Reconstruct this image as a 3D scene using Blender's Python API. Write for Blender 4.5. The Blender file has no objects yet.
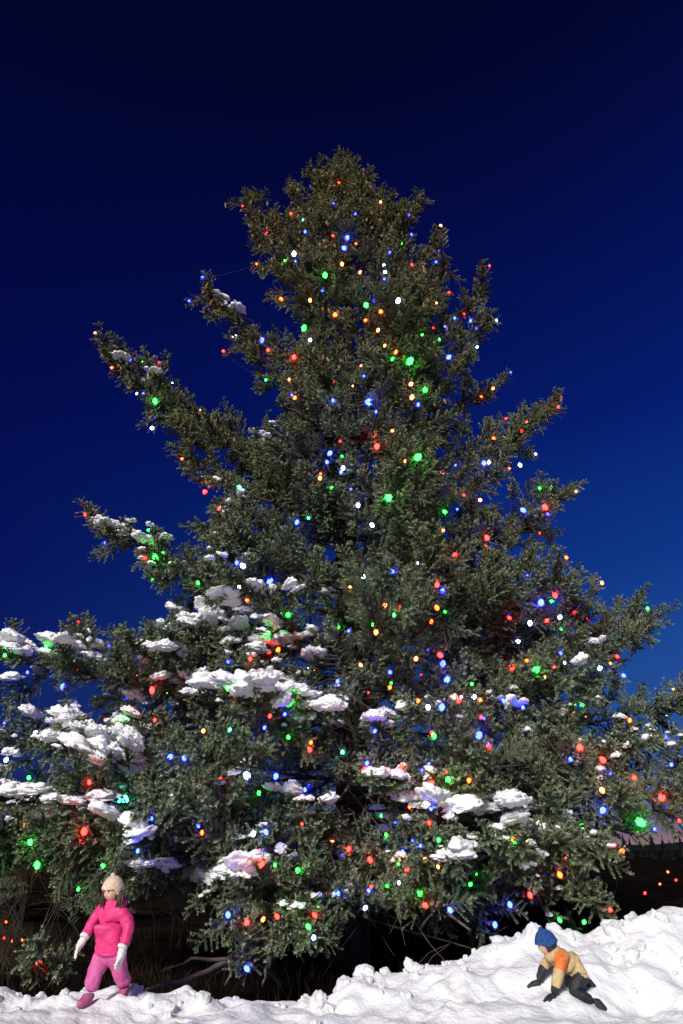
import bpy, math, random
import numpy as np
from mathutils import Vector, Matrix, Quaternion, noise
random.seed(7); rng=np.random.default_rng(7)
scene=bpy.context.scene
scene.view_settings.view_transform='Standard'
scene.view_settings.look='None'
scene.view_settings.exposure=0
PITCH=math.radians(26.3); F=683.0; CAMZ=1.4
SP,CP=math.sin(PITCH),math.cos(PITCH)
def pos(px,py,Y):
    """measured photo direction -> world position at depth plane Y"""
    dx=(px-341.5)/F; du=(512-py)/F
    dy=CP-du*SP; dz=SP+du*CP
    t=Y/dy
    return Vector((dx*t,Y,CAMZ+dz*t))
def proj(P):
    x=P[:,0]; y=P[:,1]; z=P[:,2]-CAMZ
    d=y*CP+z*SP; u=-y*SP+z*CP
    return 341.5+F*x/d, 512-F*u/d, d
# ---------------- camera
cam=bpy.data.cameras.new('camera'); camo=bpy.data.objects.new('camera',cam)
scene.collection.objects.link(camo); scene.camera=camo
camo.location=(0,0,CAMZ); camo.rotation_euler=(math.radians(90)+PITCH,0,0)
cam.sensor_fit='VERTICAL'; cam.sensor_height=36; cam.lens=24.01; cam.clip_end=12000; cam.clip_start=.05

# ---------------- node helpers
def mat(name):
    m=bpy.data.materials.new(name); m.use_nodes=True
    nt=m.node_tree; b=nt.nodes['Principled BSDF']; return m,nt,b
def N(nt,t,**k):
    n=nt.nodes.new(t)
    for a,v in k.items(): setattr(n,a,v)
    return n
def L(nt,a,b): nt.links.new(a,b)
def noisy(name,c1,c2,scale=5,rough=.7,bump=0,bscale=60,detail=6,spec=.3,dist=.01):
    m,nt,b=mat(name)
    tc=N(nt,'ShaderNodeTexCoord'); n=N(nt,'ShaderNodeTexNoise'); n.inputs['Scale'].default_value=scale; n.inputs['Detail'].default_value=detail
    L(nt,tc.outputs['Object'],n.inputs['Vector'])
    r=N(nt,'ShaderNodeValToRGB'); r.color_ramp.elements[0].position=.35; r.color_ramp.elements[1].position=.65
    r.color_ramp.elements[0].color=(*c1,1); r.color_ramp.elements[1].color=(*c2,1)
    L(nt,n.outputs['Fac'],r.inputs[0]); L(nt,r.outputs[0],b.inputs['Base Color'])
    b.inputs['Roughness'].default_value=rough; b.inputs['Specular IOR Level'].default_value=spec
    if bump:
        n2=N(nt,'ShaderNodeTexNoise'); n2.inputs['Scale'].default_value=bscale; n2.inputs['Detail'].default_value=5
        L(nt,tc.outputs['Object'],n2.inputs['Vector'])
        bp=N(nt,'ShaderNodeBump'); bp.inputs['Strength'].default_value=bump; bp.inputs['Distance'].default_value=dist
        L(nt,n2.outputs['Fac'],bp.inputs['Height']); L(nt,bp.outputs[0],b.inputs['Normal'])
    return m
M_snow=noisy('snow',(.76,.78,.82),(.87,.87,.87),2.5,.75,.5,22,7,.2,.035)
M_bsnow=noisy('branch_snow',(.84,.84,.86),(.90,.90,.90),6,.8,.3,30,6,.2,.02)
M_bark=noisy('bark',(.045,.035,.027),(.10,.08,.062),9,.9,.8,30)
M_cone=noisy('spruce_cone',(.15,.08,.04),(.32,.18,.085),30,.8)
M_grass=noisy('dry_grass',(.012,.009,.006),(.03,.021,.012),3,1,spec=0)
M_wire=noisy('cable',(.01,.02,.012),(.015,.03,.016),3,.5)

def needles(name,dark=1.0):
    m,nt,b=mat(name)
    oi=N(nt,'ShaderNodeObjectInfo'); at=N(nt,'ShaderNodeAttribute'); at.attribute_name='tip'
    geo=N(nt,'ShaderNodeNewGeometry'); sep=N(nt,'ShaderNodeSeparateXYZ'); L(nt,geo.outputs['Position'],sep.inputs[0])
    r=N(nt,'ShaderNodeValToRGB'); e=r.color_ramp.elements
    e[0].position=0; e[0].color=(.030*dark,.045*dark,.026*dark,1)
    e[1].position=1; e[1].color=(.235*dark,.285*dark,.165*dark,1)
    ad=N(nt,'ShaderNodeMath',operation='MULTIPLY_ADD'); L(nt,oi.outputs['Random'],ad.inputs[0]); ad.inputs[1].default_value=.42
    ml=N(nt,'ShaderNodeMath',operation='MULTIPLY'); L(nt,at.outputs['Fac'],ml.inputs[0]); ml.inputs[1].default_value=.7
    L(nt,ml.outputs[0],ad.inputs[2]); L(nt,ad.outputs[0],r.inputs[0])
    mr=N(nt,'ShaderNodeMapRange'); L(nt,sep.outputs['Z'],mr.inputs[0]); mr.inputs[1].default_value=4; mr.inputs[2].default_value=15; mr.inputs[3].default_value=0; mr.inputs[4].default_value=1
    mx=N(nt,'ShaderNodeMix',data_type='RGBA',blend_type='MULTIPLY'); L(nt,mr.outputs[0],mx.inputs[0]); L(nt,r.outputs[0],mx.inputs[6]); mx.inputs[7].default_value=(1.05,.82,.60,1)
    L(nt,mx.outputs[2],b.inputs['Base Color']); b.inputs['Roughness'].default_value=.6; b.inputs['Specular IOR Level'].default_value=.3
    return m
M_need=needles('spruce_needles')

def mesh_obj(name,verts,faces,mats,link=True,parent=None,smooth=False,midx=None):
    me=bpy.data.meshes.new(name); me.from_pydata([tuple(v) for v in verts],[],[tuple(f) for f in faces])
    for m in (mats if isinstance(mats,(list,tuple)) else [mats]): me.materials.append(m)
    if midx is not None: me.polygons.foreach_set('material_index',midx)
    if smooth: me.polygons.foreach_set('use_smooth',[True]*len(me.polygons))
    me.update()
    o=bpy.data.objects.new(name,me)
    if link: scene.collection.objects.link(o)
    if parent: o.parent=parent
    return o
def empty(name,loc=(0,0,0)):
    o=bpy.data.objects.new(name,None); scene.collection.objects.link(o); o.location=loc; o.empty_display_size=.2; return o

# ---------------- spray (branchlet) source meshes: bushy bottle-brush shoots all round the axis
def make_spray(seed,Ls=.46):
    r=random.Random(seed); V=[];Fc=[];T=[]
    shoots=[]
    shoots.append((Vector((0,0,0)),Vector((0,1,.05)).normalized(),Ls,.2))
    y=.04;side=1
    while y<Ls*.96:
        ln=(.15*(1-y/Ls)+.10)*r.uniform(.65,1.25)
        a=math.radians(r.uniform(32,68))
        ph=(0 if side>0 else math.pi)+r.gauss(0,.8)
        d=Vector((math.cos(ph)*math.sin(a),math.cos(a),math.sin(ph)*math.sin(a)+.18)).normalized()
        shoots.append((Vector((0,y,.05*y)),d,ln,.25))
        if r.random()<.4:
            d=Vector((r.uniform(-.5,.5),.5,r.choice([1,1,1,-.8]))).normalized()
            shoots.append((Vector((0,y,.05*y)),d,ln*.8,.25))
        y+=r.uniform(.033,.052); side*=-1
    for (p,d,ln,up) in shoots:
        a=Vector((0,0,1)).cross(d)
        if a.length<.01:a=Vector((1,0,0))
        a.normalize(); b=d.cross(a)
        i=len(V); w=.008
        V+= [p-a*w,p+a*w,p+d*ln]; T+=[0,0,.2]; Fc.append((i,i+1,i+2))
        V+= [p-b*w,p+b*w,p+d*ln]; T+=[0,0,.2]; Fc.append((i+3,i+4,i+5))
        n=max(3,int(ln/.029))
        for k in range(n):
            s=(k+.5)/n
            for j in range(4):
                th=r.uniform(0,1.2)+j*math.tau/4
                o=a*math.cos(th)+b*math.sin(th)
                nd=(o*.9+d*r.uniform(.6,1.2)+Vector((0,0,up))).normalized()
                l2=r.uniform(.036,.050)*(1-.22*s)
                q=p+d*(ln*s); sd=nd.cross(o+d*.3+Vector((.01,.02,.03)))
                if sd.length<1e-4: continue
                sd.normalize(); sd=sd*.0118
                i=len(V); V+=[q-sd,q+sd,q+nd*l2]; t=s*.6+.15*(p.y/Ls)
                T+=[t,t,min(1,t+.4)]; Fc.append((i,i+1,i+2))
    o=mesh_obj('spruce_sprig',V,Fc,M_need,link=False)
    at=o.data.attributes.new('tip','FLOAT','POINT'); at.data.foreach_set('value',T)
    return o
col_sp=bpy.data.collections.new('spruce_sprigs')
for i in range(7): col_sp.objects.link(make_spray(100+i,.32+.03*i))
def ico(sub):
    import bmesh
    bm=bmesh.new(); bmesh.ops.create_icosphere(bm,subdivisions=sub,radius=1)
    V=[v.co.copy() for v in bm.verts]; Fc=[tuple(v.index for v in f.verts) for f in bm.faces]; bm.free(); return V,Fc
def lumps(cname,a1,a2,a3,zu,zd,m):
    col=bpy.data.collections.new(cname)
    for i in range(6):
        V,Fc=ico(4); W=[]
        for v in V:
            k=1+a1*noise.noise(v*1.5+Vector((i*7,3,1)))+a2*noise.noise(v*3.2+Vector((i*3,9,1)))+a3*noise.noise(v*7+Vector((i*3,9,1)))
            p=v*k; p.z*=zu if p.z>0 else zd
            W.append(p)
        col.objects.link(mesh_obj('snow_lump',W,Fc,m,link=False,smooth=True))
    return col
col_sn=lumps('bough_snow_lumps',.50,.28,.12,.85,.42,M_bsnow)
col_ch=lumps('snow_chunk_lumps',.40,.16,.05,.8,.8,M_snow)
col_cn=bpy.data.collections.new('cones')
for i in range(2):
    V,Fc=ico(2); W=[]
    for v in V:
        p=Vector((v.x*.018,v.y*.018,v.z*.05-.05)); k=1+.25*math.sin(v.z*14+math.atan2(v.y,v.x)*3); p.x*=k;p.y*=k
        W.append(p)
    col_cn.objects.link(mesh_obj('cone',W,Fc,M_cone,link=False))

def instancer(name,P,R,S,I,coll,parent=None):
    me=bpy.data.meshes.new(name); n=len(P)
    me.vertices.add(n); me.vertices.foreach_set('co',np.asarray(P,dtype=np.float32).ravel())
    a=me.attributes.new('rot','FLOAT_VECTOR','POINT'); a.data.foreach_set('vector',np.asarray(R,dtype=np.float32).ravel())
    a=me.attributes.new('scl','FLOAT_VECTOR','POINT'); a.data.foreach_set('vector',np.asarray(S,dtype=np.float32).ravel())
    a=me.attributes.new('idx','INT','POINT'); a.data.foreach_set('value',np.asarray(I,dtype=np.int32))
    o=bpy.data.objects.new(name,me); scene.collection.objects.link(o)
    if parent:o.parent=parent
    ng=bpy.data.node_groups.new(name+'_nodes','GeometryNodeTree')
    ng.interface.new_socket('Geometry',in_out='INPUT',socket_type='NodeSocketGeometry')
    ng.interface.new_socket('Geometry',in_out='OUTPUT',socket_type='NodeSocketGeometry')
    gi=ng.nodes.new('NodeGroupInput'); go=ng.nodes.new('NodeGroupOutput')
    iop=ng.nodes.new('GeometryNodeInstanceOnPoints'); ci=ng.nodes.new('GeometryNodeCollectionInfo')
    ci.inputs['Collection'].default_value=coll; ci.inputs['Separate Children'].default_value=True; ci.inputs['Reset Children'].default_value=True
    def na(nm,t):
        x=ng.nodes.new('GeometryNodeInputNamedAttribute'); x.data_type=t; x.inputs['Name'].default_value=nm; return x.outputs['Attribute']
    L(ng,gi.outputs[0],iop.inputs['Points']); L(ng,ci.outputs[0],iop.inputs['Instance'])
    iop.inputs['Pick Instance'].default_value=True
    L(ng,na('idx','INT'),iop.inputs['Instance Index']); L(ng,na('rot','FLOAT_VECTOR'),iop.inputs['Rotation']); L(ng,na('scl','FLOAT_VECTOR'),iop.inputs['Scale'])
    L(ng,iop.outputs[0],go.inputs[0])
    md=o.modifiers.new('instances','NODES'); md.node_group=ng
    return o
def eul(d,roll=0,upv=Vector((0,0,1))):
    d=d.normalized(); x=d.cross(upv)
    if x.length<.02:x=Vector((1,0,0))
    x.normalize(); z=x.cross(d)
    m=Matrix((x,d,z)).transposed()
    if roll: m=Matrix.Rotation(roll,3,d)@m
    return tuple(m.to_euler())

class Tubes:
    def __init__(s): s.V=[];s.F=[]
    def add(s,pts,rad,sides=5):
        b=len(s.V); n=len(pts)
        for i,p in enumerate(pts):
            d=(pts[min(i+1,n-1)]-pts[max(i-1,0)]).normalized()
            a=d.cross(Vector((0,0,1)))
            if a.length<.05:a=d.cross(Vector((1,0,0)))
            a.normalize(); c=d.cross(a)
            for k in range(sides):
                t=math.tau*k/sides; s.V.append(p+(a*math.cos(t)+c*math.sin(t))*rad[i])
        for i in range(n-1):
            for k in range(sides):
                k2=(k+1)%sides
                s.F.append((b+i*sides+k,b+i*sides+k2,b+(i+1)*sides+k2,b+(i+1)*sides+k))

def bez(a,b,c,t): return a*(1-t)**2+b*(2*t*(1-t))+c*t*t
def rv(s=1): return Vector((random.gauss(0,s),random.gauss(0,s),random.gauss(0,s)))

def foliate(tb,SP_,base,ctrl,tip,latmax=1.3,start=.18,step=.27,dens=1.0,latk=.34,zup=.35,lat0=.38,sc=1.0):
    Ln=(ctrl-base).length*.5+(tip-base).length*.5+.01
    n=max(5,int(Ln/.5)); wob=[rv(.03*Ln/5) for _ in range(n+1)]
    pts=[bez(base,ctrl,tip,i/n)+wob[i]*(1 if 0<i<n else 0) for i in range(n+1)]
    r0=.010+.009*Ln
    tb.add(pts,[r0*(1-.9*i/n)+.004 for i in range(n+1)],6)
    s=start*Ln; side=1
    def at(q):
        f=min(max(q/Ln*n,0),n-1e-4); i=int(f); return pts[i].lerp(pts[i+1],f-i),(pts[i+1]-pts[i]).normalized()
    while s<Ln-.05:
        p,d=at(s); rem=Ln-s
        ll=min(latmax,lat0+latk*rem)*random.uniform(.6,1.15)
        if s<.35*Ln: ll*=.75
        h=d.cross(Vector((0,0,1)))
        if h.length<.15: h=Vector((random.uniform(-1,1),random.uniform(-1,1),0))
        h.normalize(); h=Matrix.Rotation(random.gauss(0,.5),3,d)@h
        if random.random()<.2: h=Vector((0,0,random.choice([-1,1])))+h*.4
        ld=(d*random.uniform(.45,.9)+h*side*1.0+Vector((0,0,random.gauss(.10,.2)))).normalized()
        e=p+ld*ll; m=p+ld*ll*.5+Vector((0,0,-.10*ll))
        k=3 if ll>.5 else 2
        lp=[bez(p,m,e+Vector((0,0,.12*ll)),i/k) for i in range(k+1)]
        tb.add(lp,[.003+.007*ll*(1-i/k) for i in range(k+1)],3)
        q=.15 if ll>.3 else .08
        while q<ll:
            f=q/ll
            if random.random()<dens*(.30+.70*f):
                pp=bez(p,m,lp[-1],f)
                sd=(ld+h*random.uniform(-.9,.9)+Vector((0,0,zup+random.gauss(0,.4)))+d*.2+rv(.15)).normalized()
                SP_.append((pp,sd,random.uniform(.8,1.35)*sc,random.uniform(-3,3)))
            q+=.175
        SP_.append((lp[-1]-ld*.1,(ld+Vector((0,0,zup))).normalized(),random.uniform(.85,1.2)*sc,random.uniform(-3,3)))
        s+=step*random.uniform(.6,1.3)*.60; side*=-1
    s=max(start*Ln+.1,.4*Ln)
    while s<Ln:
        p,d=at(s)
        if random.random()<dens: SP_.append((p,(d*.8+Vector((0,0,.6+random.gauss(0,.5)))+rv(.35)).normalized(),random.uniform(.85,1.3)*sc,random.gauss(0,1)))
        s+=.16
    d=(pts[-1]-pts[-2]).normalized()
    for k in range(6): SP_.append((pts[-1]-d*(.10*k+.2),(d+rv(.30)+Vector((0,0,.15))).normalized(),random.uniform(.85,1.15)*sc,random.uniform(-3,3)))

# ---------------- the big spruce
TY=14.0; TX=.15; GZ=-.35; TOP=20.1
el=lambda z: math.radians(float(np.interp(z,[0,3,6,9,12,15,18,20.8],[-6,0,8,15,23,34,52,78])))
Rf=lambda z: float(np.interp(z,[0,3,6,9,12,15,17,19,20.2,20.8],[5.2,5.7,5.5,4.7,4.1,3.2,2.3,1.2,.6,.3]))
OUT=np.array([(100,344,348),(150,334,356),(180,304,380),(220,280,418),(260,284,428),(300,282,452),(340,282,458),(380,286,455),(420,272,455),(460,234,462),(500,208,460),(540,192,456),(580,177,500),(620,168,590),(660,125,610),(700,70,630),(760,40,660),(850,20,690),(880,60,650),(920,130,620),(1024,150,600)],float)
def inside(P,mg=22):
    x,y,d=proj(np.array([tuple(P)])); x=x[0];y=y[0]
    return np.interp(y,OUT[:,0],OUT[:,1])+mg<x<np.interp(y,OUT[:,0],OUT[:,2])-mg
tree=empty('spruce_tree',(0,0,0))
tb=Tubes(); SPR=[]
def trunk(z): return Vector((TX+.06*math.sin(z*.5),TY+.05*math.cos(z*.7),z))
zs=np.linspace(GZ-.1,TOP,40)
tb.add([trunk(z) for z in zs],[.34*(1-(z-GZ)/(TOP-GZ+.3))**.85+.012 for z in zs],12)
def add_branch(tip,dens=1,latmax=1.3,ctrlk=.12,**k):
    h=math.hypot(tip.x-TX,tip.y-TY)
    zb=max(.35,tip.z-h*math.tan(el(tip.z)))
    base=trunk(zb)
    ctrl=base.lerp(Vector((tip.x,tip.y,base.z)),.55); ctrl.z=base.z+(tip.z-base.z)*ctrlk-.03*h
    foliate(tb,SPR,base,ctrl,tip,dens=dens,latmax=latmax,**k)
z=.9; az=0
while z<20.0:
    nb=6
    az0=random.uniform(0,6.28)
    angs=[az0+math.tau*k/nb+random.gauss(0,.22) for k in range(nb)]
    if z>4.5: angs+=[random.uniform(-2.7,-.45) for _ in range(2)]
    for a in angs:
        zt=z+random.gauss(0,.22); R=Rf(zt)*random.uniform(.62,1.06)
        sa=math.sin(a)
        if sa>.3 and random.random()<(.25 if 2<z<10 else .6): continue
        if z<4.5 and sa<-.75: R*=.8
        for it in range(14):
            T=Vector((TX+R*math.cos(a),TY+R*sa,zt))
            if inside(T): break
            R*=.9
        if R<.4: continue
        mid=2<z<10
        add_branch(T,dens=.85 if sa<.3 else .55,step=.36 if sa<.3 else .6,latmax=min(.95,.35+.25*R),start=.24 if mid and sa>-.3 else .42)
    z+=.74 if z<15 else .5
for k in range(40):
    zt=random.uniform(2.5,11.5); a=random.uniform(-3.0,.0); R=random.uniform(1.2,2.2)
    add_branch(Vector((TX+R*math.cos(a),TY+R*math.sin(a),zt)),dens=.6,step=.42,latmax=.5,start=.3)
limbs=[(204,294,13.8,.65),(246,194,12.8,.48),(258,232,12.6,.5),(108,356,13.4,.95),(150,395,12.6,.85),(130,380,13.0,.6),(240,345,13,.45),(180,452,12.8,.75),(94,526,13.2,.75),(150,558,12.6,.95),
(-5,652,12.6,1.1),(60,667,11.6,1.1),(130,645,11.3,1.1),(-30,735,12.0,1.3),(40,750,10.8,1.3),(-30,800,12,1.3),(0,830,11,1.3),(60,800,10.3,1.2),(50,850,10.6,.9),(110,860,10.2,.9),(-10,860,11,.8),
(420,200,13,.48),(440,240,12.6,.5),(448,268,12.6,.5),(482,290,13.6,.6),(488,320,12.8,.65),(472,354,12.6,.6),(492,390,13.6,.5),(556,408,13.5,.85),(530,430,12.6,.7),(566,496,13.0,.85),(545,512,12.6,.6),(500,470,12.2,.75),
(535,560,11.8,1.1),(560,582,11.6,1.15),(505,590,11.4,1.2),(590,608,12,1.15),(654,618,13.2,.95),(640,636,12.2,1.05),(685,708,12.4,1.15),(600,680,11.2,1.3),(650,745,11.4,1.3),(700,770,11.6,1.3),(690,795,11.2,1.1),(620,800,10.6,1.2),(630,830,11.2,.9),
(470,690,10.9,1.2),(560,760,10.6,1.3),(480,790,10.4,1.2),(400,780,10.8,1.0),(300,700,10.8,1.2),(230,690,10.4,1.3),(200,760,10,1.3),(150,820,10,1.3),(240,850,10.4,1.0),(520,850,10,1.0),(580,860,10.4,1.1),(340,905,11,.9),(460,870,10.6,.9),
(140,885,10.9,.9),(210,898,11.2,.9),(290,925,11.2,.7),(400,900,11.4,.8),(560,895,11.2,.8),(500,905,11.6,.8),
(312,172,13.3,.40),(290,186,13.2,.40),(328,168,14,.34),(362,180,13.6,.40),(383,192,13.1,.40),(401,212,12.9,.40),(272,214,12.9,.42),(345,160,13.9,.32)]
for (x,y,Y,lm) in limbs: add_branch(pos(x,y,Y),dens=1.0,latmax=lm,start=.32,sc=1.05)
for k in range(14): SPR.append((trunk(TOP-.12*k),Vector((random.gauss(0,.3),random.gauss(0,.3),1)).normalized(),.8,0))
for (a,b) in [((30,990,9.6),(65,972,9.4)),((280,985,10.6),(240,960,10)),((620,925,11),(590,905,10.6)),((330,960,11),(300,930,10)),((420,930,11.4),(450,905,10.8))]:
    p=pos(*a);q=pos(*b); foliate(tb,SPR,p,(p+q)/2+Vector((0,0,.15)),q,latmax=.45,start=.1,step=.3)
deadt=Tubes()
def dead(pl,r0):
    P=[pos(*p) for p in pl]; n=len(P)
    Q=[]
    for i in range(n-1):
        for k in range(4): Q.append(P[i].lerp(P[i+1],k/4)+rv(.012))
    Q.append(P[-1]); m=len(Q)
    deadt.add(Q,[r0*(1-.8*i/m) for i in range(m)],7)
dead([(330,915,13.5),(255,938,11),(225,962,10),(190,978,9.5),(145,990,9.2)],.06)
dead([(228,960,10),(190,958,9.6),(160,972,9.4)],.025)
dead([(240,950,10.4),(225,985,9.9)],.03)
dead([(360,900,13.6),(300,930,11.6),(270,958,10.5),(262,985,10)],.05)
dead([(370,890,13.6),(430,900,11.6),(470,930,10.6)],.05)
for k in range(80):
    z=random.uniform(.3,5.5); a=random.uniform(-2.9,-.2); R=random.uniform(1.5,3.4)
    b=trunk(z); e=b+Vector((R*math.cos(a),R*math.sin(a),random.uniform(-.5,.4)))
    m=(b+e)/2+Vector((0,0,random.uniform(-.3,.2))); Q=[bez(b,m,e,i/6)+rv(.02) for i in range(7)]
    deadt.add(Q,[.022*(1-i/7)+.003 for i in range(7)],4)
    for j in range(7):
        q=Q[random.randint(2,6)]; d=(e-b).normalized()*.5+rv(.5); deadt.add([q,q+d*.35+rv(.03),q+d*.7],[.007,.005,.002],3)
mesh_obj('trunk_and_limbs',tb.V,tb.F,M_bark,parent=tree,smooth=True)
M_dead=noisy('dead_wood',(.08,.065,.05),(.17,.14,.11),9,.9,.8,30)
mesh_obj('dead_limbs',deadt.V,deadt.F,M_dead,parent=tree,smooth=True)
def put_sprays(name,S,parent):
    P=[s[0] for s in S]; R=[eul(s[1],s[3]) for s in S]; C=[(s[2],)*3 for s in S]; I=[random.randint(0,6) for _ in S]
    return instancer(name,P,R,C,I,col_sp,parent)
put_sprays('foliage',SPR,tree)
SPP=np.array([tuple(s[0]+s[1]*.22*s[2]) for s in SPR])
px,py,dd=proj(SPP)
CP_=[];CR=[];CS=[]
rad=np.hypot(SPP[:,0]-TX,SPP[:,1]-TY)
for i in range(len(SPP)):
    z=SPP[i,2]; pr=np.interp(z,[6,9,14,20],[0,.06,.3,.45])
    if rad[i]>.55*Rf(z) and random.random()<pr:
        for k in range(random.randint(1,3)):
            p=SPP[i]+np.array(rv(.09)); CP_.append(p); CR.append((random.gauss(0,.3),random.gauss(0,.3),random.uniform(0,6))); s=random.uniform(1.1,1.6); CS.append((s,s,s))
instancer('cones_cluster',CP_,CR,CS,[random.randint(0,1) for _ in CP_],col_cn,tree)

# ---------------- snow lying on boughs
patches=[(40,650,50,6,54),(95,652,18,8,18),(90,745,46,9,60),(118,768,25,8,30),(18,800,22,10,32),(103,812,16,9,22),(200,690,32,8,36),(243,698,34,9,50),(312,712,28,6,44),(350,724,54,5,60),
(185,627,12,5,10),(215,622,25,5,20),(255,625,30,5,18),(270,645,40,10,22),(320,655,15,4,8),(165,876,22,5,22),(207,882,20,8,38),(240,874,20,6,16),(388,790,20,6,22),(425,806,20,7,26),(482,815,35,7,50),(520,822,12,5,12),(455,862,12,6,14),(532,864,8,4,6),
(150,543,28,4,26),(110,530,18,3,18),(122,368,14,3,10),(155,382,12,3,6),(232,308,10,3,6),(262,436,14,3,6),(300,600,30,8,8),(235,605,25,8,14),(60,720,30,8,28),(150,700,22,8,22),(5,770,12,8,18),(130,735,20,8,22),(60,815,30,10,24),(130,840,20,8,12),(505,705,14,3,5),(590,660,10,3,3),(30,880,20,5,3),(300,800,30,10,8),(410,795,14,4,6),(280,690,20,6,18),(160,660,25,6,14),(25,675,20,5,10)]
SNP=[];SNS=[];SNR=[]
for (cx,cy,rx,ry,n) in patches:
    for k in range(int(n*2.1)):
        a=random.uniform(0,6.28); r=random.random()**.6
        x=cx+rx*r*math.cos(a); y=cy+ry*r*math.sin(a)
        d2=(px-x)**2+(py-y)**2
        c=np.where(d2<64)[0]
        if len(c)==0: continue
        i=c[np.argmin(dd[c])]
        s=min(.13,random.lognormvariate(-2.78,.42))*(1.0 if cy>600 else .75)
        D=SPR[i][1]
        SNP.append((SPP[i,0]+random.gauss(0,.07),SPP[i,1]-.13+random.gauss(0,.07),SPP[i,2]+.12)); SNS.append((s*random.uniform(.9,1.4),s*random.uniform(1.1,2.0),s*random.uniform(.75,1.1)))
        SNR.append((math.asin(max(-1,min(1,D.z)))*.4,random.gauss(0,.25),math.atan2(-D.x,D.y)))
cand=[i for i in range(len(SPP)) if SPP[i,2]<8.5 and rad[i]>.5*Rf(SPP[i,2]) and noise.noise(Vector(SPP[i])*.9)>.10 and (SPP[i,0]<0 or SPP[i,2]<3.5)]
for i in random.sample(cand,min(len(cand),700)):
    s=random.uniform(.02,.065); SNP.append((SPP[i,0],SPP[i,1]-.06,SPP[i,2]+.09)); SNS.append((s*1.2,s*1.5,s)); SNR.append((random.gauss(0,.15),random.gauss(0,.15),random.uniform(0,6)))
instancer('bough_snow',SNP,SNR,SNS,[random.randint(0,5) for _ in SNP],col_sn,tree)

# ---------------- string lights
COLS={'B':((.007,.013,1.0),70),'G':((.009,1.0,.020),34),'R':((1.0,.007,.005),42),'O':((1.0,.045,.004),24),'Y':((1.0,.19,.05),14),'W':((.34,.46,1.0),22),'C':((.04,.75,.55),18)}
keys=list(COLS); BM=[]
for k in keys:
    m,nt,b=mat('bulb_'+k); c,s=COLS[k]
    b.inputs['Base Color'].default_value=(*[min(.8,v) for v in c],1); b.inputs['Emission Color'].default_value=(*c,1); b.inputs['Emission Strength'].default_value=s
    BM.append(m)
BM.append(M_wire)
fix=[('W',294,254,1.2),('Y',342,264,1),('W',398,301,1.3),('C',239,488,1.6),('W',343,468,1),('W',243,566,1.1),('W',247,776,1.6),('W',518,641,1.1),('W',530,623,1.1),('B',347,238,1.3),('B',344,248,1.2),('B',369,402,1.9),('B',449,357,1.4),('B',164,483,1.3),('B',270,581,1.5),('B',330,453,1.2),('B',327,462,1),('B',297,522,1.1),('B',484,463,1.3),('W',489,462,1),('B',523,510,1.3),('B',541,603,1.5),('B',63,686,1.3),('B',442,707,1.3),('B',479,735,1.5),('B',489,745,1.2),('B',443,664,1.3),('B',447,680,1.4),('B',390,672,1),('B',276,776,1.2),('B',170,757,1.1),('B',305,790,1),('B',402,853,1),('B',266,832,1),('B',450,910,1),('B',228,915,1),('B',495,925,1),('B',247,969,1),('B',510,905,1),('B',603,810,1.2),
('G',304,328,1.6),('G',410,361,1.9),('G',366,305,1.3),('G',388,498,1.6),('G',418,457,1.6),('G',155,401,1.3),('G',155,557,1.3),('G',425,390,1.2),('G',288,615,1.1),('G',289,703,1.3),('G',536,670,1.5),('G',434,736,1.2),('G',640,822,1.6),('G',37,865,1.2),('G',200,988,1.4),('G',420,893,1.1),('G',448,780,1.1),('G',30,842,1),('G',298,870,1),('G',325,275,1.3),
('R',294,357,1.2),('R',205,492,1.3),('O',281,299,1.1),('O',381,312,1.1),('R',374,435,1.3),('R',377,446,1.2),('R',545,507,1.3),('R',487,538,1.2),('R',512,667,1.3),('R',580,748,1.3),('R',662,797,1.4),('R',603,760,1.2),('R',152,690,1.3),('R',84,832,1.3),('R',400,768,1.2),('O',260,853,1.4),('R',365,770,1.1),('R',220,780,1),('O',480,700,1.1),('R',370,860,1),('R',440,655,1.1),('O',247,600,1),('R',455,555,1),('O',278,650,1.1),('R',425,905,1),('R',247,922,1),('R',530,895,1),
('Y',310,300,1),('O',335,315,1.1),('Y',378,330,1),('Y',442,473,1.2),('Y',320,478,1),('Y',480,500,1),('W',358,505,1.0),('Y',385,605,1.0),('Y',376,632,1.0),('W',520,465,1.0),('Y',602,790,1),('O',560,875,1),('R',262,864,1),('W',400,768,1),('W',363,577,1),('B',262,340,1.3),('R',268,350,1),('W',310,340,1),('Y',360,272,1),('W',385,272,1),('O',396,352,1),('Y',411,384,1),('Y',412,397,1.1),('W',152,428,1.1),('R',555,595,1.2),('W',560,617,1),('W',600,668,1),('B',130,695,1),('C',125,800,1.5),('C',118,800,1.2),('W',474,697,1),('R',437,585,1),('W',372,525,1),('G',445,512,1),('O',437,608,1),('W',428,707,1)]
bulbs=[]
def snap(x,y,r=8,back=.13):
    d2=(px-x)**2+(py-y)**2; c=np.where(d2<r*r)[0]
    if len(c)==0: return None
    i=c[np.argmin(dd[c])]
    D=dd[i]-back
    u=(512-y)/F; v=(x-341.5)/F
    return Vector((v*D,(CP-u*SP)*D,CAMZ+(SP+u*CP)*D))
for (c,x,y,s) in fix:
    p=snap(x,y,8,.22) or snap(x,y,20)
    if p is not None: bulbs.append((c,p,.036*s*(1+.03*(p.length-12))))
for (c,x,y,Y) in [('O',6,922,17),('R',4,938,16.5),('O',12,941,16.5),('O',22,940,16.8),('R',676,880,16),('O',668,872,17),('O',660,884,17),('R',645,893,15)]: bulbs.append((c,pos(x,y,Y),.022))
outer=[i for i in range(len(SPP)) if rad[i]>.72*min(Rf(SPP[i,2]),7) and SPP[i,2]<16.5]
ch=[]
sel=random.sample(outer,min(len(outer),3000))
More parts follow.
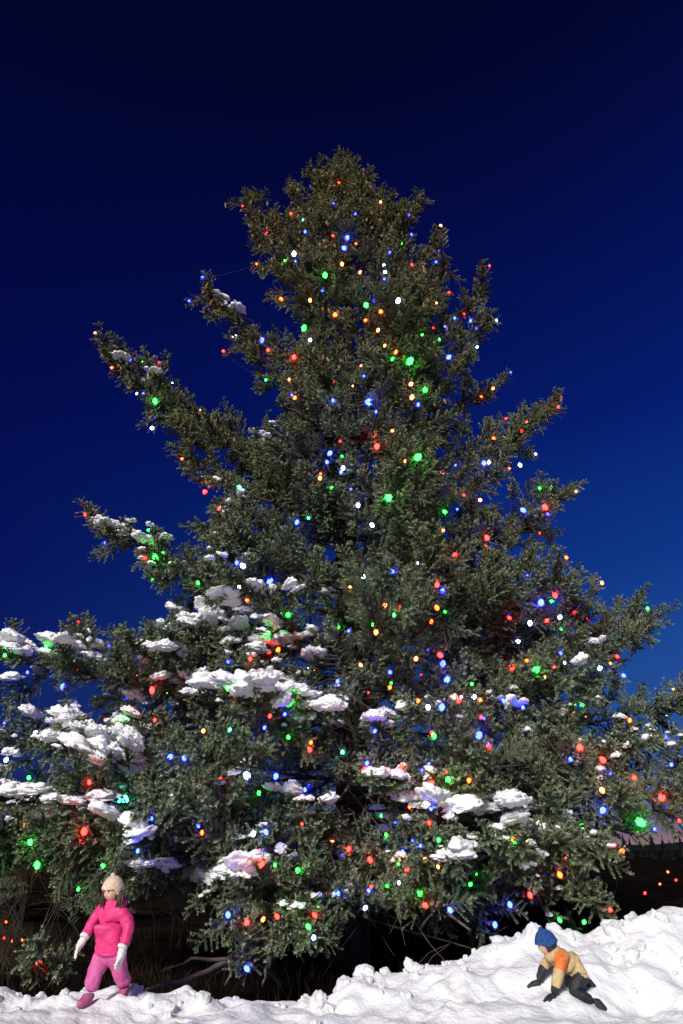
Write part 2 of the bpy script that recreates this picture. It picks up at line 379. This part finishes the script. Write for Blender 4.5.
for i in sel:
    p=Vector(SPP[i]); 
    if p.z<.2: continue
    if all((p-q).length>.75 for q in ch): ch.append(p)
    if len(ch)>310: break
W_=[.29,.17,.22,.10,.12,.09,.01]
for p in ch:
    c=random.choices(keys,W_)[0]
    o=Vector((p.x-TX,p.y-TY,0)).normalized()
    bulbs.append((c,p+o*.17+Vector((0,0,.03)),random.uniform(.019,.034)))
for k in range(140):
    x=random.gauss(370,80); y=random.uniform(260,930) if k<80 else random.uniform(600,940); p=snap(x,y,8,.20)
    if p is not None: bulbs.append((random.choices(keys,W_)[0],p,random.uniform(.019,.034)))
BV=[];BF=[];BI=[]
for (c,p,r) in bulbs:
    ax=Vector((random.gauss(0,.5),random.gauss(0,.5),random.choice([1,-1,-1]))).normalized()
    a=ax.orthogonal().normalized(); b=ax.cross(a); o=len(BV); ns=6
    prof=[(-1.0,.5),(0,1.0),(1.0,.6)]
    for (h,w) in prof:
        for k in range(ns):
            t=math.tau*k/ns; BV.append(p+ax*h*r+(a*math.cos(t)+b*math.sin(t))*w*r)
    BV.append(p+ax*1.4*r); 
    for j in range(2):
        for k in range(ns):
            k2=(k+1)%ns; BF.append((o+j*ns+k,o+j*ns+k2,o+(j+1)*ns+k2,o+(j+1)*ns+k)); BI.append(keys.index(c))
    for k in range(ns): BF.append((o+2*ns+k,o+2*ns+(k+1)%ns,o+3*ns)); BI.append(keys.index(c))
    o=len(BV)
    for (h,w) in [(-1.9,.4),(-.95,.45)]:
        for k in range(6):
            t=math.tau*k/6; BV.append(p+ax*h*r+(a*math.cos(t)+b*math.sin(t))*w*r)
    for k in range(6): BF.append((o+k,o+(k+1)%6,o+6+(k+1)%6,o+6+k)); BI.append(len(keys))
    BF.append(tuple(o+k for k in range(6))); BI.append(len(keys))
left=[b[1] for b in bulbs]; wt=Tubes(); cur=left.pop(0)
while left:
    j=min(range(len(left)),key=lambda q:(left[q]-cur).length); nx=left.pop(j)
    if (nx-cur).length<1.6:
        m=(nx+cur)/2+Vector((0,0,-.12*(nx-cur).length)); wt.add([bez(cur,m,nx,i/5) for i in range(6)],[.003]*6,3)
    cur=nx
o=len(BV); BV+=wt.V; BF+=[tuple(i+o for i in f) for f in wt.F]; BI+=[len(keys)]*len(wt.F)
mesh_obj('string_lights',BV,BF,BM,midx=BI,smooth=True)

# ---------------- ground, snow bank
def bank_base(x,y):
    c=float(np.interp(x,[-9,-4,-2.4,-1.2,-.2,.65,1.2,2.0,2.9,3.9,5,9],[.10,.03,.0,-.04,.0,.10,.33,.50,.50,.80,.9,.8]))
    yc=float(np.interp(x,[-9,-2,0,1.5,4,9],[8.8,8.7,8.8,9.2,9.5,9.8]))
    f0=-.02
    if y<yc:
        t=min(max((y-(yc-1.7))/1.7,0),1); t=t*t*(3-2*t); return f0*(1-t)+c*t
    t=min((y-yc)/1.1,1); t=t*t*(3-2*t); return c*(1-t)+(-.6)*t
def bank(x,y,fine=True):
    h=bank_base(x,y); v=Vector((x,y,0))
    am=float(np.interp(y,[3,6.8,7.9,9.5],[.15,.25,1,1]))
    h+=am*.13*noise.noise(v*1.1+Vector((3,1,4)))
    h+=am*.09*noise.noise(v*2.9)
    clod=max(0,min(1,(noise.noise(v*1.4+Vector((7,7,7)))+.15)*2.5))
    w=v+Vector((noise.noise(v*5),noise.noise(v*5+Vector((9,9,9))),0))*.12
    d=noise.voronoi(w*3.2)[0]
    h+=am*.14*max(0,.55-d[0])*clod
    d=noise.voronoi(w*6.5)[0]; h+=am*.05*max(0,.6-d[0])*clod
    h+=am*.030*noise.noise(v*7)+am*.008*noise.noise(v*17)
    return h
xs=np.arange(-9,9.01,.035); ys=np.concatenate([np.arange(-3,6,.25),np.arange(6,10.9,.03)])
V=[];Fc=[]
for y in ys:
    for x in xs: V.append((x,y,bank(x,y)))
nx=len(xs)
for j in range(len(ys)-1):
    for i in range(nx-1): Fc.append((j*nx+i,j*nx+i+1,(j+1)*nx+i+1,(j+1)*nx+i))
mesh_obj('snow_bank',V,Fc,M_snow,smooth=True)
CPn=[];CRn=[];CSn=[]
for k in range(420):
    x=random.uniform(-5,5.5); y=random.gauss(8.7,.45) if x<0 else random.gauss(9.1,.5)
    if y>10.2 or y<7.6: continue
    if 1.4<x<2.8 and y<8.9: continue
    if -2.9<x<-1.9 and y<8.8: continue
    s=min(.12,random.lognormvariate(-3.4,.6))
    CPn.append((x,y,bank(x,y)+s*.15)); CRn.append((random.uniform(-1,1),random.uniform(-1,1),random.uniform(0,6))); CSn.append((s,s*random.uniform(.7,1),s*.9))
instancer('snow_chunks',CPn,CRn,CSn,[random.randint(0,5) for _ in CPn],col_ch)
gx=np.sign(np.linspace(-1,1,121))*np.abs(np.linspace(-1,1,121))**4*4000
V=[];Fc=[]
for y in gx:
    for x in gx: 
        z=GZ-.05+(.12*noise.noise(Vector((x*.3,(y+12)*.3,0))) if abs(x)<60 and abs(y)<60 else 0)
        V.append((x,y+12,z))
for j in range(120):
    for i in range(120): Fc.append((j*121+i,j*121+i+1,(j+1)*121+i+1,(j+1)*121+i))
m,nt,b=mat('winter_ground')
tc=N(nt,'ShaderNodeNewGeometry'); n=N(nt,'ShaderNodeTexNoise'); n.inputs['Scale'].default_value=.9; n.inputs['Detail'].default_value=8; L(nt,tc.outputs['Position'],n.inputs['Vector'])
r=N(nt,'ShaderNodeValToRGB'); e=r.color_ramp.elements; e[0].position=.42;e[0].color=(.005,.004,.004,1); e[1].position=.72;e[1].color=(.018,.013,.011,1)
L(nt,n.outputs['Fac'],r.inputs[0]); L(nt,r.outputs[0],b.inputs['Base Color']); b.inputs['Roughness'].default_value=1; b.inputs['Specular IOR Level'].default_value=0
mesh_obj('ground',V,Fc,m,smooth=True)
GV=[];GF=[]
for k in range(12000):
    x=random.uniform(-11,8); y=random.uniform(10.0,19)
    if noise.noise(Vector((x,y,0))*.8)<-.1: continue
    z=GZ-.08; h=random.uniform(.08,.4); a=random.uniform(0,6.28); w=.006; l=Vector((random.gauss(0,.2),random.gauss(0,.2),0))*h*2
    p=Vector((x,y,z)); s=Vector((math.cos(a)*w,math.sin(a)*w,0)); i=len(GV)
    GV+=[p-s,p+s,p+l*.4+s*.7+Vector((0,0,h*.6)),p+l*.4-s*.7+Vector((0,0,h*.6)),p+l+Vector((0,0,h))]
    GF+=[(i,i+1,i+2,i+3),(i+3,i+2,i+4)]
mesh_obj('dry_grass',GV,GF,M_grass)
M_twig=noisy('shrub_twigs',(.03,.02,.015),(.075,.05,.035),6,.9)
def shrub(cx,cy,h,n):
    t=Tubes()
    def grow(p,d,l,r,dep):
        q=p+d*l*.5+rv(.02*l); e=q+(d+rv(.15)).normalized()*l*.5
        t.add([p,q,e],[r,r*.8,r*.55],3)
        if dep>0:
            for k in range(3): grow(e if k<2 else q,(d+rv(.38)+Vector((0,0,.12))).normalized(),l*.72,r*.55,dep-1)
    for k in range(n):
        grow(Vector((cx+random.gauss(0,.25),cy+random.gauss(0,.25),GZ-.1)),(Vector((random.gauss(0,.4),random.gauss(0,.4),1))).normalized(),h*.36,.013,4)
    mesh_obj('bare_shrub',t.V,t.F,M_twig)
for (x,y,h) in [(-6.2,13,1.3),(-7.6,14.5,1.7),(-5.0,12.2,1.0),(-5.6,11.4,.9),(-4.3,11.6,.8),(-8.8,16,1.9),(-3.4,16.5,1.7),(-5.2,17,1.9),(-7.0,18,2.1),(-1.4,17.5,1.9),(1.6,17.2,1.8),(3.6,16.6,1.7),(5.4,16,1.6),(7.4,15,1.3),(8.6,17,1.5)]: shrub(x,y,h,8)
def small_spruce(x,y,h,R,name='spruce_tree'):
    t=empty(name); tbs=Tubes(); S=[]
    tbs.add([Vector((x,y,GZ-.1)),Vector((x,y,GZ+h*.5)),Vector((x,y,GZ+h))],[.12,.07,.01],7)
    z=.25
    while z<h-.1:
        rr=R*(1-z/h)**.8+.1
        for k in range(6):
            a=random.uniform(0,6.28); q=rr*random.uniform(.75,1.1)
            b=Vector((x,y,GZ+z)); tp=b+Vector((q*math.cos(a),q*math.sin(a),.12*q))
            foliate(tbs,S,b,(b+tp)/2-Vector((0,0,.1*q)),tp,latmax=.6,step=.7,dens=.5)
        z+=.5
    mesh_obj('trunk_and_limbs',tbs.V,tbs.F,M_bark,parent=t); put_sprays('foliage',S,t)
small_spruce(-12.2,23,5.4,2.2)
small_spruce(-9.8,21,1.7,1.5)
small_spruce(-13.2,20,2.0,1.6)
small_spruce(-6.6,22,1.5,1.3)
small_spruce(11.4,21,1.0,1.0)
def belt(name,y0,xr,n,hm,m):
    V=[];Fc=[]
    for k in range(n):
        x=random.uniform(*xr); y=y0+random.uniform(-25,25); h=hm*random.uniform(.5,1.15); w=h*random.uniform(.16,.26)
        for j in range(6):
            zb=GZ+h*(.08+.15*j); rr=w*(1-j/6.3); o=len(V); ns=9
            for q in range(ns):
                t=math.tau*q/ns; k2=rr*random.uniform(.65,1.2); V.append((x+k2*math.cos(t),y+k2*math.sin(t),zb+random.uniform(-.05,.03)*h))
            V.append((x+random.uniform(-.02,.02)*h,y,zb+h*.27))
            for q in range(ns): Fc.append((o+q,o+(q+1)%ns,o+ns))
    mesh_obj(name,V,Fc,m)
M_far=noisy('distant_conifer',(.004,.006,.005),(.010,.012,.009),.2,1,spec=0)
belt('distant_trees',150,(-260,260),420,4,M_far)
V=[];Fc=[]; hx=np.linspace(-3500,3500,200)
for i,x in enumerate(hx):
    h=30+26*noise.noise(Vector((x*.0016,0,0)))+6*noise.noise(Vector((x*.008,2,0)))
    V+=[(x,2300,-3),(x,2600,h),(x,3100,-3)]
for i in range(len(hx)-1):
    a=3*i; Fc+=[(a,a+3,a+4,a+1),(a+1,a+4,a+5,a+2)]
mesh_obj('hills',V,Fc,noisy('hill',(.01,.012,.02),(.02,.022,.03),.01,1,spec=0),smooth=True)

# ---------------- children
def skin(name,verts,edges,rad,mats,parent,label=None,sub=2,root=0):
    me=bpy.data.meshes.new(name); me.from_pydata([tuple(v) for v in verts],edges,[]); me.update()
    ob=bpy.data.objects.new(name,me); scene.collection.objects.link(ob)
    ob.modifiers.new('skin','SKIN'); sv=me.skin_vertices[0].data
    for i,r in enumerate(rad):
        sv[i].radius=(r,r) if not isinstance(r,tuple) else r; sv[i].use_root=(i==root)
    ob.modifiers['skin'].use_smooth_shade=True
    ss=ob.modifiers.new('sub','SUBSURF'); ss.levels=sub; ss.render_levels=sub
    dg=bpy.context.evaluated_depsgraph_get(); dg.update()
    me2=bpy.data.meshes.new_from_object(ob.evaluated_get(dg))
    ob.modifiers.clear(); ob.data=me2; ob.parent=parent; me2.name=name
    me2.materials.clear()
    for m in (mats if isinstance(mats,list) else [mats]): me2.materials.append(m)
    if label:
        VV=[Vector(v) for v in verts]
        for p in me2.polygons:
            c=p.center; best=None
            for k,(a,b) in enumerate(edges):
                A,B=VV[a],VV[b]; ab=B-A; t=max(0,min(1,(c-A).dot(ab)/max(ab.length_squared,1e-9)))
                d=(c-(A+ab*t)).length-(rad[a]*(1-t)+rad[b]*t)
                if best is None or d<best[0]: best=(d,k,t)
            p.material_index=label[best[1]](c,best[2]) if callable(label[best[1]]) else label[best[1]]
    for p in me2.polygons:p.use_smooth=True
    for v in me2.vertices:
        k=noise.noise(v.co*20)*.012+noise.noise(v.co*50)*.004
        if name.startswith('body'): v.co+=v.normal*k
    return ob
def hand(name,w,dirv,palm_n,thumb_side,m,parent,s=1.0,curl=.5):
    d=dirv.normalized(); n=palm_n.normalized(); sd=d.cross(n).normalized()*thumb_side; n=sd.cross(d).normalized()*thumb_side
    if n.dot(palm_n)<0:n=-n
    V=[w-d*.03*s,w+d*.022*s,w+d*.05*s]; E=[(0,1),(1,2)]; R=[.026*s,(.028*s),(.026*s)]
    for i,o in enumerate([.024,.008,-.008,-.024]):
        k=w+d*(.068-.003*abs(i-1))*s+sd*o*s; ln=[.030,.034,.032,.024][i]*s
        a=len(V); f1=(d+n*curl*.6).normalized(); f2=(d*.7+n*curl*1.3).normalized()
        V+=[k,k+f1*ln,k+f1*ln+f2*ln*.75]; R+=[.0115*s,.010*s,.008*s]; E+=[(2,a),(a,a+1),(a+1,a+2)]
    a=len(V); k=w+d*.028*s+sd*.026*s
    V+=[k,k+(d*.6+sd*.7+n*.2)*.028*s,k+(d*.6+sd*.7+n*.2)*.028*s+(d+n*.3)*.022*s]; R+=[.014*s,.0115*s,.009*s]; E+=[(1,a),(a,a+1),(a+1,a+2)]
    return skin(name,V,E,R,m,parent,sub=1)
M_skin=noisy('skin',(.62,.36,.26),(.70,.42,.31),12,.55)
M_eye=noisy('eye_dark',(.02,.012,.01),(.03,.02,.012),5,.2)
M_eyew=noisy('eye_white',(.7,.7,.68),(.75,.74,.72),5,.3)
M_lip=noisy('lips',(.50,.16,.14),(.55,.2,.17),9,.5)
def part(name,V,Fc,m,parent,MX):
    return mesh_obj(name,[MX@Vector(v) for v in V],Fc,m,parent=parent,smooth=True)
def head(parent,center,face,tilt,s,hairm,hatm,pom,pomm,flaps):
    f=face.normalized(); up=(Vector((0,0,1))+tilt).normalized(); y=-f; y=(y-up*y.dot(up)).normalized(); x=y.cross(up)
    R=Matrix((x,y,up)).transposed().to_4x4(); MX=Matrix.Translation(center)@R@Matrix.Scale(s,4)
    V,Fc=ico(5); W=[]
    for v in V:
        p=Vector((v.x*.078,v.y*.09,v.z*.105))
        if v.z<0: p.x*=1-.28*(-v.z)**1.5; p.y*=1-.12*(-v.z)
        if v.y<0:
            g=lambda cx,cz,w:math.exp(-((v.x-cx)**2+(v.z-cz)**2)/w)
            p.y-= .018*g(0,-.18,.012)+.008*g(0,0,.01)
            p.y+= .010*(g(.36,.04,.03)+g(-.36,.04,.03))
            p.y-= .007*(g(.42,-.32,.08)+g(-.42,-.32,.08)); p.y-=.006*g(0,-.75,.03)
        W.append(p)
    part('head',W,Fc,M_skin,parent,MX)
    Vs,Fs=ico(2)
    for sg in (-1,1):
        part('eye',[(v.x*.012+sg*.028,v.y*.008-.074,v.z*.008+.004) for v in Vs],Fs,M_eyew,parent,MX)
        part('iris',[(v.x*.0062+sg*.028,v.y*.004-.0805,v.z*.0066+.004) for v in Vs],Fs,M_eye,parent,MX)
        part('eyebrow',[(v.x*.015+sg*.029,v.y*.004-.083,v.z*.0028+.022) for v in Vs],Fs,hairm,parent,MX)
        part('ear',[(v.x*.008+sg*.080,v.y*.016+.005,v.z*.024) for v in Vs],Fs,M_skin,parent,MX)
    part('mouth',[(v.x*.020,v.y*.005-.080,v.z*.006-.050) for v in Vs],Fs,M_lip,parent,MX)
    W=[];Vh,Fh=ico(4)
    for v in Vh:
        p=Vector((v.x*.090,v.y*.102+.006,v.z*.113+.006))
        if v.y<-.25 : p=p*(.86) 
        p+=p.normalized()*.006*noise.noise(Vector((v.x*14,v.y*14,v.z*3)))
        W.append(p)
    part('hair',W,Fh,hairm,parent,MX)
    V5,F5=ico(5); W=[]
    for v in V5:
        p=Vector((v.x*.104,v.y*.114+.004,v.z*.128+.012))
        low=.030 - (.050 if v.y>0 else .050*max(0,min(1,(v.y+.6)/.6)))
        if flaps: low-=.07*math.exp(-((abs(v.x)-1)**2+(v.y)**2)/.12)
        k=(p.z-low)
        if k<0: p.z=low; p.x*=.9;p.y*=.9
        else:
            sc=1+.05*math.exp(-((k-.016)/.014)**2)
            th=math.atan2(v.y,v.x); sc*=1+.012*abs(math.sin(th*22))
            p.x*=sc;p.y*=sc
        W.append(p)
    part('knit_hat',W,F5,hatm,parent,MX)
    W=[Vector((v.x,v.y,v.z))*(pom*(1+.35*noise.noise(v*6)))+Vector((0,.01,.140)) for v in Vh]
    part('pompom',W,Fh,pomm,parent,MX)
    return MX
def ring(name,c,ax,r,tk,m,parent,sy=1.0):
    ax=ax.normalized(); a=ax.orthogonal().normalized(); b=ax.cross(a); V=[];Fc=[]
    for i in range(24):
        t=math.tau*i/24; o=a*math.cos(t)+b*math.sin(t)*sy
        for j in range(8):
            u=math.tau*j/8; V.append(c+o*r+(o*math.cos(u)+ax*math.sin(u)*1.4)*tk)
    for i in range(24):
        for j in range(8): Fc.append((i*8+j,((i+1)%24)*8+j,((i+1)%24)*8+(j+1)%8,i*8+(j+1)%8))
    return mesh_obj(name,V,Fc,m,parent=parent,smooth=True)
def boot(parent,ankle,d,m,s=1.0):
    d=d.normalized(); dn=Vector((0,0,-1))
    A=ankle+Vector((0,0,.05)); B=ankle+dn*.015; C=B+d*.06*s+dn*.018; D=C+d*.055*s+Vector((0,0,-.004))
    skin('boot',[A,B,C,D,B-d*.022+dn*.012],[(0,1),(1,2),(2,3),(1,4)],[.052*s,.050*s,.044*s,.034*s,.036*s],m,parent,sub=2)
M_pink=noisy('pink_jacket',(.58,.025,.14),(.74,.05,.23),8,.55,.5,50)
M_pants=noisy('pink_snow_pants',(.50,.08,.26),(.64,.14,.36),8,.6,.5,45)
M_cream=noisy('cream_wool',(.60,.42,.28),(.76,.62,.47),40,.9,.6,120)
M_white=noisy('white_glove',(.68,.66,.62),(.78,.76,.72),20,.85,.5,90)
M_hair=noisy('brown_hair',(.030,.015,.008),(.08,.042,.022),25,.5)
M_boot=noisy('boot',(.015,.015,.018),(.04,.04,.045),12,.6)
M_pboot=noisy('pink_boot',(.30,.06,.16),(.42,.12,.25),12,.6)
gx0=-2.36; gy0=8.25; gz0=bank(gx0,gy0)-.02
girl=empty('girl',(gx0,gy0,gz0)); girl.scale=(.98,.98,.98)
Vv=[(0,0,.47),(-.01,0,.60),(-.02,-.005,.71),(-.03,-.01,.80),(-.04,-.025,.93),
 (.12,-.085,.785),(.19,-.09,.65),(.165,-.165,.48),
 (-.17,.05,.795),(-.24,.02,.68),(-.27,-.08,.56),
 (.085,-.02,.38),(.11,.05,.25),(.165,.14,.12),
 (-.08,.01,.38),(-.11,-.10,.25),(-.12,-.12,.09)]
Ee=[(0,1),(1,2),(2,3),(3,4),(3,5),(5,6),(6,7),(3,8),(8,9),(9,10),(0,11),(11,12),(12,13),(0,14),(14,15),(15,16)]
Rr=[.155,.15,.145,.10,.055,.080,.066,.050,.080,.066,.050,.10,.085,.076,.10,.088,.078]
hem=lambda c,t:0 if c.z>.42 else 1
lab=[hem,0,0,0,0,0,0,0,0,0,hem,1,1,hem,1,1]
skin('body',Vv,Ee,Rr,[M_pink,M_pants],girl,lab,sub=3)
ring('jacket_hem',Vector((.0,0,.425)),Vector((0,.0,1)),.135,.014,M_pink,girl)
boot(girl,Vector((-.125,-.13,.055)),Vector((-.55,-.8,0)),M_pboot,1.1)
boot(girl,Vector((.165,.145,.085)),Vector((-.5,-.7,-.35)),M_pboot,1.1)
hand('glove',Vector((.163,-.17,.475)),Vector((-.05,-.12,-1)),Vector((-1,.3,0)),1,M_white,girl,1.5)
hand('glove',Vector((-.272,-.085,.555)),Vector((-.35,-.45,-.8)),Vector((.8,.2,-.2)),-1,M_white,girl,1.5)
ring('cuff',Vector((.164,-.168,.50)),Vector((.04,.05,.16)),.038,.014,M_white,girl)
ring('cuff',Vector((-.268,-.076,.580)),Vector((.03,.08,.11)),.038,.014,M_white,girl)
ring('hood',Vector((-.025,.03,.875)),Vector((.0,-.30,1)),.085,.042,M_pink,girl)
head(girl,Vector((-.045,-.05,.995)),Vector((-.45,-.86,-.34)),Vector((-.12,-.20,0)),1.05,M_hair,M_cream,.024,M_cream,True)
for side,(cx,cy) in ((1,(.045,-.085)),(-1,(-.118,-.055))):
    for k in range(8):
        p=Vector((cx+random.gauss(0,.012),cy+random.gauss(0,.012),1.0)); ln=random.uniform(.13,.20)
        P=[p,p+Vector((side*.014+random.gauss(0,.006),-.030+random.gauss(0,.006),-ln*.5)),p+Vector((side*.006+random.gauss(0,.012),-.045+random.gauss(0,.010),-ln))]
        skin('hair_lock',P,[(0,1),(1,2)],[.013,.012,.004],M_hair,girl,sub=1)
M_tan=noisy('tan_jacket',(.40,.29,.14),(.54,.40,.20),8,.6,.5,50)
M_orange=noisy('orange_panel',(.60,.14,.03),(.70,.19,.05),8,.6,.5,50)
M_black=noisy('black_snow_pants',(.014,.014,.017),(.03,.03,.034),8,.6,.4,45)
M_blue=noisy('blue_knit',(.010,.04,.17),(.025,.09,.28),30,.9,.6,110)
bx=2.26; by=8.12; bz=bank(bx,by)-.03; bs=.84
boy=empty('boy',(bx,by,bz)); boy.scale=(bs,bs,bs)
gh=lambda x,y:(bank(bx+x*bs,by+y*bs)-bz-.03)/bs
Vv=[(.15,0,.23),(.06,0,.29),(-.04,0,.345),(-.11,0,.375),(-.19,0,.42),
 (-.10,-.12,.34),(-.17,-.16,.22),(-.25,-.15,.06+gh(-.25,-.15)),
 (-.14,.12,.36),(-.24,.16,.27),(-.33,.18,.07+gh(-.33,.18)),
 (.13,-.08,.19),(-.03,-.12,.08+gh(-.02,-.12)),(.21,-.12,.07+gh(.21,-.12)),
 (.13,.08,.19),(.0,.13,.08+gh(0,.13)),(.21,.13,.07+gh(.2,.13))]
Ee=[(0,1),(1,2),(2,3),(3,4),(3,5),(5,6),(6,7),(3,8),(8,9),(9,10),(0,11),(11,12),(12,13),(0,14),(14,15),(15,16)]
Rr=[.135,.138,.138,.115,.05,.080,.064,.046,.076,.060,.045,.095,.075,.062,.095,.075,.062]
bh=lambda c,t:3 if (c.x>.24 or (c.z<.19 and c.x>-.02)) else 0
lab=[bh,0,0,0,lambda c,t:1 if c.y<-.02 else 0,lambda c,t:1 if t<.75 else 0,lambda c,t:3 if t>.6 else 0,0,0,3,bh,3,3,bh,3,3]
skin('body',Vv,Ee,Rr,[M_tan,M_orange,M_boot,M_black],boy,lab,sub=3)
boot(boy,Vector((.24,-.12,.065+gh(.24,-.12))),Vector((1,0,-.3)),M_boot,1.05)
boot(boy,Vector((.24,.13,.065+gh(.24,.13))),Vector((1,0,-.3)),M_boot,1.05)
hand('glove',Vector((-.25,-.15,.05+gh(-.25,-.15))),Vector((-.8,0,-.30)),Vector((.3,0,-.8)),1,M_black,boy,1.4,.3)
hand('glove',Vector((-.33,.18,.06+gh(-.33,.18))),Vector((-.8,.1,-.2)),Vector((.3,0,-.8)),-1,M_black,boy,1.4,.3)
ring('hood',Vector((-.16,0,.405)),Vector((-.6,0,1)),.076,.038,M_tan,boy)
head(boy,Vector((-.225,0,.505)),Vector((-.93,.15,-.45)),Vector((-.40,0,0)),1.14,M_hair,M_blue,.024,M_blue,False)

# ---------------- sky and light
w=bpy.data.worlds.new('World'); scene.world=w; w.use_nodes=True; nt=w.node_tree; bg=nt.nodes['Background']
tc=N(nt,'ShaderNodeTexCoord'); sep=N(nt,'ShaderNodeSeparateXYZ'); L(nt,tc.outputs['Generated'],sep.inputs[0])
def s2l(c): return tuple(((v/255)/12.92 if v<=10 else ((v/255+.055)/1.055)**2.4) for v in c)
def ramp(stops):
    r=N(nt,'ShaderNodeValToRGB'); e=r.color_ramp.elements
    for i,(p,c) in enumerate(stops):
        if i<2: x=e[i]; x.position=p
        else: x=e.new(p)
        x.color=(*s2l(c),1)
    L(nt,sep.outputs['Z'],r.inputs[0]); return r
sin=lambda d: math.sin(math.radians(d))
A=ramp([(0,(30,36,80)),(1,(1,1,28)),(sin(4),(18,34,94)),(sin(11),(10,28,96)),(sin(20),(4,18,90)),(sin(32),(2,10,76)),(sin(45),(1,6,58)),(sin(58),(1,3,38))])
B=ramp([(0,(165,118,125)),(1,(2,3,36)),(sin(1.6),(105,96,140)),(sin(4),(56,82,146)),(sin(11),(31,78,152)),(sin(20),(12,55,136)),(sin(32),(4,28,110)),(sin(45),(3,15,82)),(sin(58),(2,6,50))])
mr=N(nt,'ShaderNodeMapRange'); L(nt,sep.outputs['X'],mr.inputs[0]); mr.inputs[1].default_value=-.45; mr.inputs[2].default_value=.45
mx=N(nt,'ShaderNodeMix',data_type='RGBA'); L(nt,mr.outputs[0],mx.inputs[0]); L(nt,A.outputs[0],mx.inputs[6]); L(nt,B.outputs[0],mx.inputs[7])
sk=N(nt,'ShaderNodeTexSky'); sk.sky_type='NISHITA'; sk.sun_disc=False; sk.sun_elevation=math.radians(1); sk.sun_rotation=math.radians(80)
ad=N(nt,'ShaderNodeMix',data_type='RGBA',blend_type='ADD'); ad.inputs[0].default_value=.0015
L(nt,mx.outputs[2],ad.inputs[6]); L(nt,sk.outputs[0],ad.inputs[7]); L(nt,ad.outputs[2],bg.inputs[0]); bg.inputs[1].default_value=1.0
sun=bpy.data.lights.new('sun','SUN'); sun.energy=4.4; sun.angle=math.radians(14); sun.color=(1,.96,.90)
so=bpy.data.objects.new('sun',sun); scene.collection.objects.link(so)
d=Vector((.34,.82,-.42)).normalized(); so.rotation_euler=d.to_track_quat('-Z','Y').to_euler()
